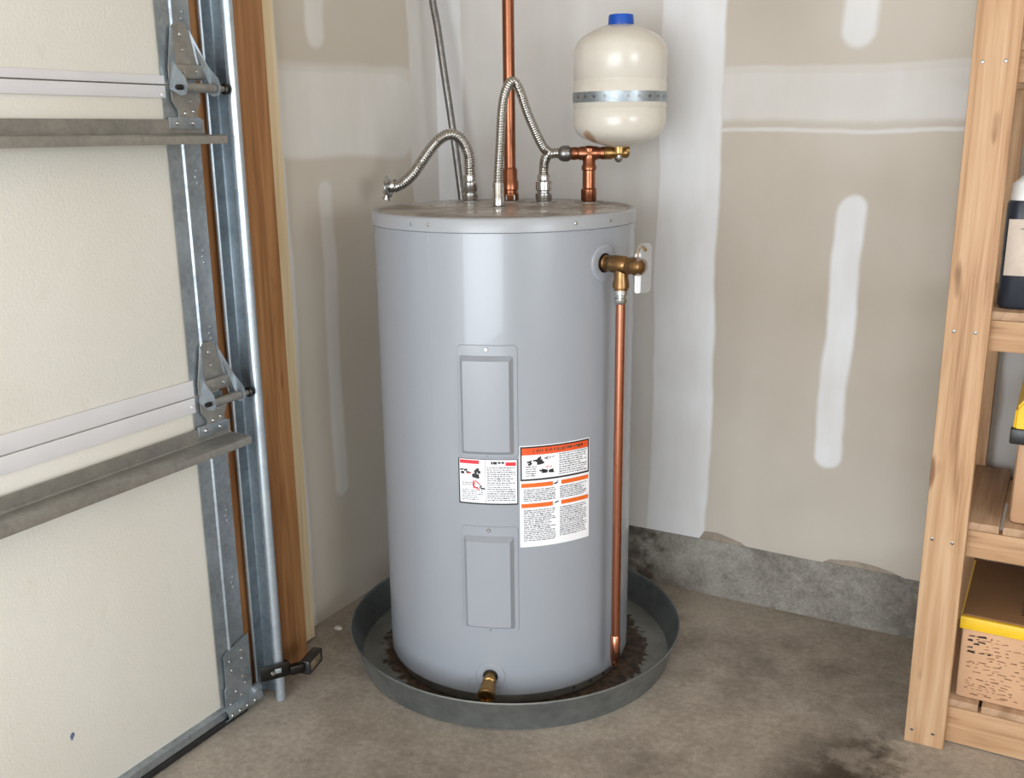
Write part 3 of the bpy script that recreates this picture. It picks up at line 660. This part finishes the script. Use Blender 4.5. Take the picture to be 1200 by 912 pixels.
lathe('pipe_adapter', pd + Vector((0, 0, -.056)), (0, 0, -1), [(.0125, 0), (.0155, .002), (.0155, .012), (.0125, .014), (.0125, .018), (.0155, .020), (.0155, .030), (.0125, .034)], 'steel', pipe_o, 20)
lathe('pipe_coupling', pd + Vector((0, 0, -pz + .165)), (0, 0, -1), [(.0112, 0), (.0128, .002), (.0128, .060), (.009, .080), (.004, .088)], 'copper_new', pipe_o, 20)
tl = b0_ + rv * .094; tdir_ = Vector((0.25, 1, 0)).normalized()
lv = pipe('test_lever', [tl + Vector((0, 0, .02)), tl + rv * .004 + Vector((0, 0, .038)), tl + rv * .014 + Vector((0, 0, .044)), tl + rv * .024 + Vector((0, 0, .036))], .0035, 'brass', vb, 10)
tg = bmesh.new()
def card(bm, c, t, hw, z0, z1, th):
    t = Vector(t).normalized(); n = Vector((t.y, -t.x, 0))
    ch = hw * .45; poly = [(-hw, z0 + ch), (-hw + ch, z0), (hw - ch, z0), (hw, z0 + ch), (hw, z1 - ch), (hw - ch, z1), (-hw + ch, z1), (-hw, z1 - ch)]
    A = [bm.verts.new(c + t * a + n * th / 2 + Vector((0, 0, b))) for a, b in poly]; B = [bm.verts.new(c + t * a - n * th / 2 + Vector((0, 0, b))) for a, b in poly]
    bm.faces.new(A); bm.faces.new(B[::-1])
    for i in range(8): bm.faces.new((A[i], A[(i + 1) % 8], B[(i + 1) % 8], B[i]))
card(tg, tl + rv * .020, (.70, .71, 0), .018, -.058, .052, .002); hang = finish('hang_tag', tg, 'clear', vb); hang['label'] = 'clear plastic hang tag'
tg = bmesh.new(); card(tg, tl + rv * .003 + Vector((0, 0, 0)), (.90, .43, 0), .0065, -.060, .030, .0015); finish('tag_strip', tg, 'white', vb)
# collars around the openings on top
def collar(x, y, r_, mat='galv_dark'): return lathe('top_collar', (x, y, ZT - .001), (0, 0, 1), [(r_, 0), (r_, .0025), (r_ * .8, .004), (0, .004)], mat, wh, 28, False)
FA = Vector((.332, -.382, ZT)); FB = Vector((.514, -.545, ZT)); CP = Vector((.436, -.345, ZT)); FC = Vector((.537, -.344, ZT)); TE = Vector((.649, -.304, ZT))
for p, r_ in ((FA, .030), (FB, .023), (CP, .040), (FC, .034), (TE, .038)): collar(p.x, p.y, r_)
T_ = .0035
# ------------------------------------------------------------------ pipework above the heater
cp = thing('copper_pipe', CP + Vector((0, 0, T_)), 'tall straight copper supply pipe rising from the middle of the heater top', 'pipe')
lathe('riser', CP + Vector((0, 0, .05)), (0, 0, 1), [(.0155, 0), (.0155, 1.28)], 'copper', cp, 28)
lathe('adapter', CP + Vector((0, 0, T_)), (0, 0, 1), [(.020, 0), (.0225, .003), (.0225, .018), (.0195, .020), (.0195, .026), (.0225, .029), (.0225, .048), (.0195, .054), (.0195, .080), (.0165, .086)], 'copper', cp, 28)
hexnut('base_nut', CP + Vector((0, 0, T_)), (0, 0, 1), .0235, .016, 'steel', cp)

ha = thing('flexible_hose', FA + Vector((0, 0, T_)), 'arched ribbed steel hose bent down to a loose fitting at the heater edge', 'hose', 'ribbed hoses on the heater')
hose('ribbed_tube', [FA + Vector((0, 0, .055)), (.333, -.382, 1.285), (.330, -.383, 1.324), (.313, -.388, 1.359), (.289, -.396, 1.374), (.262, -.405, 1.366), (.234, -.414, 1.340), (.205, -.423, 1.302), (.181, -.431, 1.270), (.153, -.440, 1.246), (.128, -.449, 1.234)], .0160, 'stainless', ha, .0070, .0030)
lathe('end_nut', FA + Vector((0, 0, T_)), (0, 0, 1), [(.019, 0), (.021, .003), (.021, .018), (.018, .020), (.018, .023), (.0205, .026), (.0205, .046), (.0165, .050), (.0180, .064), (.0165, .068)], 'steel', ha, 24)
fd = Vector((-.94, -.30, -.14)).normalized(); fb = Vector((.134, -.447, 1.240))
lf = lathe('loose_fitting', fb, fd, [(.0165, 0), (.018, .003), (.018, .012), (.015, .014), (.026, .018), (.031, .020), (.031, .024), (.015, .026), (.011, .026), (.010, .016), (0, .016)], 'steel', ha, 24, False)
lathe('fitting_ring', fb + fd * .022 + Vector((0, 0, -.010)), (-.2, -.25, -.95), [(.012, 0), (.014, .004), (.014, .012), (.009, .014), (.009, .022), (.012, .023), (.012, .027), (0, .027)], 'steel', lf, 14, False)

hb = thing('flexible_hose', FB + Vector((0, 0, T_)), 'tall narrow ribbed steel hose looping up in front of the copper pipe', 'hose', 'ribbed hoses on the heater')
hose('ribbed_tube', [FB + Vector((0, 0, .045)), (.514, -.544, 1.270), (.517, -.538, 1.348), (.520, -.531, 1.430), (.525, -.520, 1.476), (.533, -.500, 1.498), (.541, -.480, 1.478), (.550, -.457, 1.425), (.561, -.431, 1.374), (.566, -.405, 1.342), (.568, -.385, 1.330)], .0125, 'stainless', hb, .0058, .0024)
lathe('end_nut', FB + Vector((0, 0, T_)), (0, 0, 1), [(.0135, 0), (.0155, .002), (.0155, .022), (.0140, .025), (.0140, .055), (.0130, .058)], 'steel', hb, 24)

hc = thing('flexible_hose', FC + Vector((0, 0, T_)), 'short upright ribbed steel hose bending into the copper tee', 'hose', 'ribbed hoses on the heater')
hose('ribbed_tube', [FC + Vector((0, 0, .06)), (.537, -.344, 1.275), (.539, -.343, 1.300), (.548, -.345, 1.318), (.565, -.345, 1.3235), (.590, -.337, 1.3235)], .0142, 'stainless', hc, .0062, .0026)
lathe('end_nut', FC + Vector((0, 0, T_)), (0, 0, 1), [(.020, 0), (.022, .003), (.022, .020), (.018, .022), (.018, .026), (.0215, .029), (.0215, .050), (.0165, .054), (.0170, .066), (.0150, .070)], 'steel', hc, 24)
TZ = 1.3225; td = Vector((.872, .49, 0)).normalized()
tc_ = Vector((TE.x, TE.y, TZ))
lathe('coupling', tc_ - td * .080, td, [(.013, 0), (.0185, .006), (.0205, .014), (.0205, .026), (.017, .031), (.0155, .0335)], 'conduit', hc, 24)

te = thing('pipe_tee', TE + Vector((0, 0, T_)), 'copper pipe tee standing on the heater below the expansion tank', 'pipe fitting')
lathe('stem', TE + Vector((0, 0, T_)), (0, 0, 1), [(.0185, 0), (.0205, .003), (.0205, .030), (.0165, .034), (.0165, .078), (.0195, .081), (.0195, .090), (.0165, .094), (.0165, TZ - ZT)], 'copper', te, 28)
lathe('arm', tc_ - td * .046, td, [(.0150, 0), (.0165, .001), (.0165, .014), (.0150, .017), (.0175, .022), (.0175, .066), (.0150, .070), (.0150, .078), (.0165, .080), (.0165, .084)], 'copper', te, 28)
lathe('boss', tc_, (0, 0, 1), [(.0172, -.012), (.0172, .012), (.012, .018), (0, .020)], 'copper', te, 24, False)

# ------------------------------------------------------------------ expansion tank
EX = Vector((.717, -.266, 0))
et = thing('expansion_tank', EX + Vector((0, 0, 1.33)), 'cream expansion tank with steel strap and blue cap above the heater', 'expansion tank')
er = .1185
lathe('tank_body', EX, (0, 0, 1), [(.016, 1.336), (.030, 1.339), (.070, 1.350), (.094, 1.360), (.1075, 1.370), (er - .004, 1.381), (er - .0008, 1.392), (er, 1.404), (er, 1.430), (er - .0015, 1.4315), (er - .0015, 1.433), (er, 1.4345), (er, 1.500), (er - .0016, 1.5015), (er - .0016, 1.5035), (er, 1.505), (er, 1.566), (er - .0025, 1.582), (er - .009, 1.596), (er - .022, 1.609), (er - .050, 1.6245), (.040, 1.635), (0, 1.637)], 'tank_cream', et, 96, False, 60, loc=EX + Vector((0, 0, 1.49)))
sb = lathe('strap', EX, (0, 0, 1), [(er + .0006, 1.448), (er + .0022, 1.448), (er + .0022, 1.473), (er + .0006, 1.473)], 'galv', et, 96, False)
for k in range(26):
    th = 2 * math.pi * k / 26 - 1.0; d_ = Vector((math.cos(th), math.sin(th), 0)); v = d_.dot(Vector((.5, -.87, 0)))
    if v > .1: lathe('strap_hole', EX + d_ * (er + .0021) + Vector((0, 0, 1.4605)), d_, [(.0042, 0), (.0042, .0006), (0, .0006)], 'conduit', sb, 10, False)
lathe('cap', EX, (0, 0, 1), [(.0335, 1.632), (.0335, 1.638), (.0325, 1.6385), (.0315, 1.656), (.030, 1.660), (0, 1.661)], 'blue', et, 40, False)
lathe('neck', EX, (0, 0, 1), [(.012, 1.320), (.018, 1.322), (.018, 1.334), (.022, 1.335), (.022, 1.339)], 'brass', et, 20, False)
lathe('elbow', EX - td * .0395 + Vector((0, 0, TZ)), td, [(.0155, 0), (.0165, .001), (.0165, .020), (.014, .024), (.014, .058), (.011, .064), (0, .065)], 'brass', et, 22, False)
lathe('elbow_drop', EX + Vector((0, 0, TZ + .004)), (0, 0, -1), [(.013, 0), (.013, .016), (.010, .024), (.006, .028), (0, .028)], 'steel', et, 18, False)
lathe('side_port', EX + Vector((0, 0, TZ + .006)), td, [(.011, 0), (.011, .016), (.014, .017), (.014, .026), (0, .026)], 'brass', et, 16, False)
bm = bmesh.new(); bbox(bm, EX.x - .011, EX.x + .011, EX.y + er + .001, -.0005, 1.450, 1.471, .001); finish('wall_strap', bm, 'galv', et)

# ------------------------------------------------------------------ flexible conduit in the corner
cd = thing('conduit', (.15, -.12, 1.02), 'grey flexible steel conduit rising behind the heater along the corner', 'conduit')
bm = bmesh.new(); P = resample(spline([(.163, -.13, 1.02), (.142, -.12, 1.18), (.113, -.115, 1.38), (.088, -.115, 1.545), (.066, -.112, 1.68), (.048, -.11, 1.78), (.035, -.10, 2.0), (.03, -.07, 2.5)], 20), .0016)
sweep(bm, P, lambda i: .0112 - .0005 * (0, .5, 1, .5)[i % 4], 14); finish('tube', bm, 'conduit', cd, True, 80)

# ------------------------------------------------------------------ shelf unit
sh = thing('shelf_unit', (1.6, -.25, 0), 'pine lumber shelf unit standing against the back wall beside the heater', 'shelf unit')
YF = -.508; SX1 = 3.4
POSTS = [(1.558, 1.642), (SX1 - .085, SX1)]
for (a, b) in POSTS:
    p = box('post', a, b, YF, YF + .038, 0.0, 1.98, 'pineZ', sh, .0025)
    box('post', a, b, -.045, -.004, 0.0, 1.98, 'pineZ', sh, .0025)
    if a < 2:
        for (x, z) in ((1.578, 1.5), (1.619, 1.5), (1.576, .969), (1.617, .969), (1.575, .506), (1.616, .504), (1.573, .034), (1.618, .035)): screw((x, YF, z), (0, -1, 0), p, .0038, .0008, 'conduit')
RAILS = [(.003, .093), (.464, .526), (.926, .991), (1.460, 1.520)]
for (z0, z1) in RAILS:
    box('rail', 1.560, SX1, YF + .0385, YF + .072, z0, z1, 'pineX', sh, .0025)
    box('rail', 1.560, SX1, -.080, -.0455, z0, z1, 'pineX', sh, .0025)
    x = 1.562; k = 0
    while x < SX1 - .05:
        wd = .140 if k == 0 else .142
        box('shelf_plank', x, min(x + wd, SX1), YF + .0395, -.047, z1 + .0005, z1 + .0185, 'plank', sh, .0015); x += wd + .007; k += 1

# ------------------------------------------------------------------ things on the shelf
# lower carton tote with a yellow lid rim
z0 = .1120
bx = thing('storage_box', (1.84, -.25, z0), 'printed brown storage box with yellow lid rim on the bottom shelf', 'box')
X0, X1, Y0, Y1 = 1.645, 2.06, -.455, -.11; BZ = .284
bd = box('body', X0 + .006, X1 - .006, Y0 + .006, Y1 - .006, z0, BZ, 'carton', bx, .006)
bm = bmesh.new()
for (a, b, c, d) in ((X0, X1, Y0, Y0 + .014), (X0, X1, Y1 - .014, Y1), (X0, X0 + .014, Y0 + .014, Y1 - .014), (X1 - .014, X1, Y0 + .014, Y1 - .014)): bbox(bm, a, b, c, d, BZ, BZ + .030, .003)
ld = finish('lid_rim', bm, 'yellow', bx, True)
lt = box('lid_panel', X0 + .004, X1 - .004, Y0 + .010, Y1 - .004, BZ + .012, BZ + .034, 'carton_dark', bx, .002)
rd = random.Random(11)
def marks(name, n, fx, fz, mat, parent, plane, const, rows, wmin, wmax, hh, normal_off=.0006):
    bm = bmesh.new(); (a0, a1), (b0, b1) = fx, fz
    for i in range(rows):
        b = b1 - (b1 - b0) * (i + .5) / rows + rd.uniform(-.002, .002); a = a0 + rd.uniform(0, .05) * (a1 - a0)
        while a < a1:
            wd = rd.uniform(wmin, wmax)
            if rd.random() < n:
                h = hh * rd.uniform(.4, 1.0); sl = rd.uniform(-.12, .12) * wd; m = min(a + wd, a1)
                q = [(a, b), (m, b + sl), (m - wd * .1, b + sl + h), (a + wd * .15, b + h * .8)]
                if plane == 'y': vs = [bm.verts.new((u, const, v)) for u, v in q]
                else: vs = [bm.verts.new((u, v, const)) for u, v in q]
                bm.faces.new(vs)
            a += wd + rd.uniform(.002, .012)
    return finish(name, bm, mat, parent)
marks('print', .6, (X0 + .02, X1 - .03), (z0 + .008, BZ - .012), 'faint_ink', bd, 'y', Y0 + .0055, 22, .004, .022, .0034)
marks('print', .8, (X0 + .018, X0 + .07), (BZ - .060, BZ - .012), 'dark_ink', bd, 'y', Y0 + .0054, 5, .008, .022, .006)
marks('print', .85, (X0 + .115, X0 + .22), (Y0 + .05, Y0 + .14), 'dark_ink', lt, 'z', BZ + .0345, 6, .008, .024, .010)
# tan tote with yellow lid on the middle shelf
z0 = .5450
tt = thing('storage_tote', (1.86, -.25, z0), 'plain tan tote with yellow lid and black latch on the middle shelf', 'tote')
X0, X1, Y0, Y1 = 1.716, 2.10, -.440, -.12; BZ = .768
box('body', X0, X1, Y0, Y1, z0, BZ, 'tote_tan', tt, .012)
bm = bmesh.new()
poly = [(X0 - .012, BZ - .012), (X1 + .012, BZ - .012), (X1 + .010, BZ + .035), (X1 - .02, BZ + .075), (X1 - .05, BZ + .09), (X0 + .05, BZ + .09), (X0 + .02, BZ + .075), (X0 - .010, BZ + .035)]
A = [bm.verts.new((a, Y0 - .012, b)) for a, b in poly]; B = [bm.verts.new((a, Y1 + .012, b)) for a, b in poly]
A2 = [bm.verts.new((a, Y0 - .012 + max(0, (b - BZ - .03)) * .7, b)) for a, b in poly]
bmesh.ops.delete(bm, geom=A, context='VERTS'); bm.faces.new(A2); bm.faces.new(B[::-1])
for i in range(8): bm.faces.new((A2[i], A2[(i + 1) % 8], B[(i + 1) % 8], B[i]))
bmesh.ops.bevel(bm, geom=bm.edges[:], offset=.006, segments=2, affect='EDGES'); ld = finish('lid', bm, 'yellow', tt, True)
box('lid_recess', X0 + .04, X1 - .04, Y0 + .0, Y0 + .06, BZ + .035, BZ + .0915, 'black', ld, .004)
box('latch', X0 - .016, X0 + .030, Y0 - .018, Y0 + .012, BZ - .040, BZ - .006, 'black', tt, .004)
# dark jug on the upper shelf
z0 = 1.0100
jg = thing('jug', (1.742, -.375, z0), 'dark plastic jug with white top and worn label on the upper shelf', 'jug')
def rrect_loft(name, rings, mat, parent, cx, cy, n=5):
    bm = bmesh.new(); RR = []
    for (hx, hy, c, z) in rings:
        ring = []
        for qx, qy, a0 in ((1, 1, 0), (-1, 1, 90), (-1, -1, 180), (1, -1, 270)):
            for k in range(n + 1):
                a = R(a0 + 90 * k / n); ring.append(bm.verts.new((cx + qx * (hx - c) + c * math.cos(a), cy + qy * (hy - c) + c * math.sin(a), z)))
        RR.append(ring)
    for A, B in zip(RR, RR[1:]):
        for k in range(len(A)): bm.faces.new((A[k], A[(k + 1) % len(A)], B[(k + 1) % len(B)], B[k]))
    bm.faces.new(RR[0][::-1]); bm.faces.new(RR[-1]); return finish(name, bm, mat, parent, True, 50)
JX, JY = 1.742, -.375
rrect_loft('body', [(.092, .052, .02, z0), (.098, .058, .025, z0 + .008), (.098, .058, .025, z0 + .215), (.095, .055, .025, z0 + .222)], 'jug_dark', jg, JX, JY)
rrect_loft('shoulder', [(.094, .054, .025, z0 + .221), (.092, .052, .025, z0 + .255), (.070, .040, .024, z0 + .275), (.032, .024, .020, z0 + .290), (.026, .022, .018, z0 + .300)], 'jug_white', jg, JX, JY)
lb = box('label', JX - .090, JX + .090, JY - .0592, JY - .0578, z0 + .070, z0 + .185, 'jug_label', jg, .0004)
rd = random.Random(5); marks('print', .6, (JX - .07, JX + .07), (z0 + .155, z0 + .18), 'brown_ink', lb, 'y', JY - .0596, 4, .006, .02, .004)
marks('picture', .75, (JX - .05, JX + .05), (z0 + .085, z0 + .145), 'jug_pic', lb, 'y', JY - .0596, 5, .015, .04, .012)
pipe('handle', [(JX - .062, JY, z0 + .268), (JX - .060, JY, z0 + .292), (JX - .040, JY, z0 + .305), (JX + .02, JY, z0 + .318), (JX + .04, JY, z0 + .300)], .008, 'clear', jg, 12)
lathe('cap', (JX, JY, z0 + .300), (0, 0, 1), [(.024, 0), (.024, .02), (.021, .022), (0, .022)], 'jug_white', jg, 24, False)

# ------------------------------------------------------------------ crumbs on the floor
def crumb(x, y, s, label, seed):
    r_ = random.Random(seed); bm = bmesh.new(); bmesh.ops.create_icosphere(bm, subdivisions=2, radius=1)
    for v in bm.verts: k = r_.uniform(.7, 1.15); v.co = Vector((x + v.co.x * s * k, y + v.co.y * s * .7 * k, max(0.0002, s * .35 + v.co.z * s * .35 * k)))
    tag(finish('plaster_chip', bm, 'plaster', smooth=True), label, 'debris')
crumb(.055, -.705, .014, 'small white plaster chip on the floor beside the pale strip', 1)
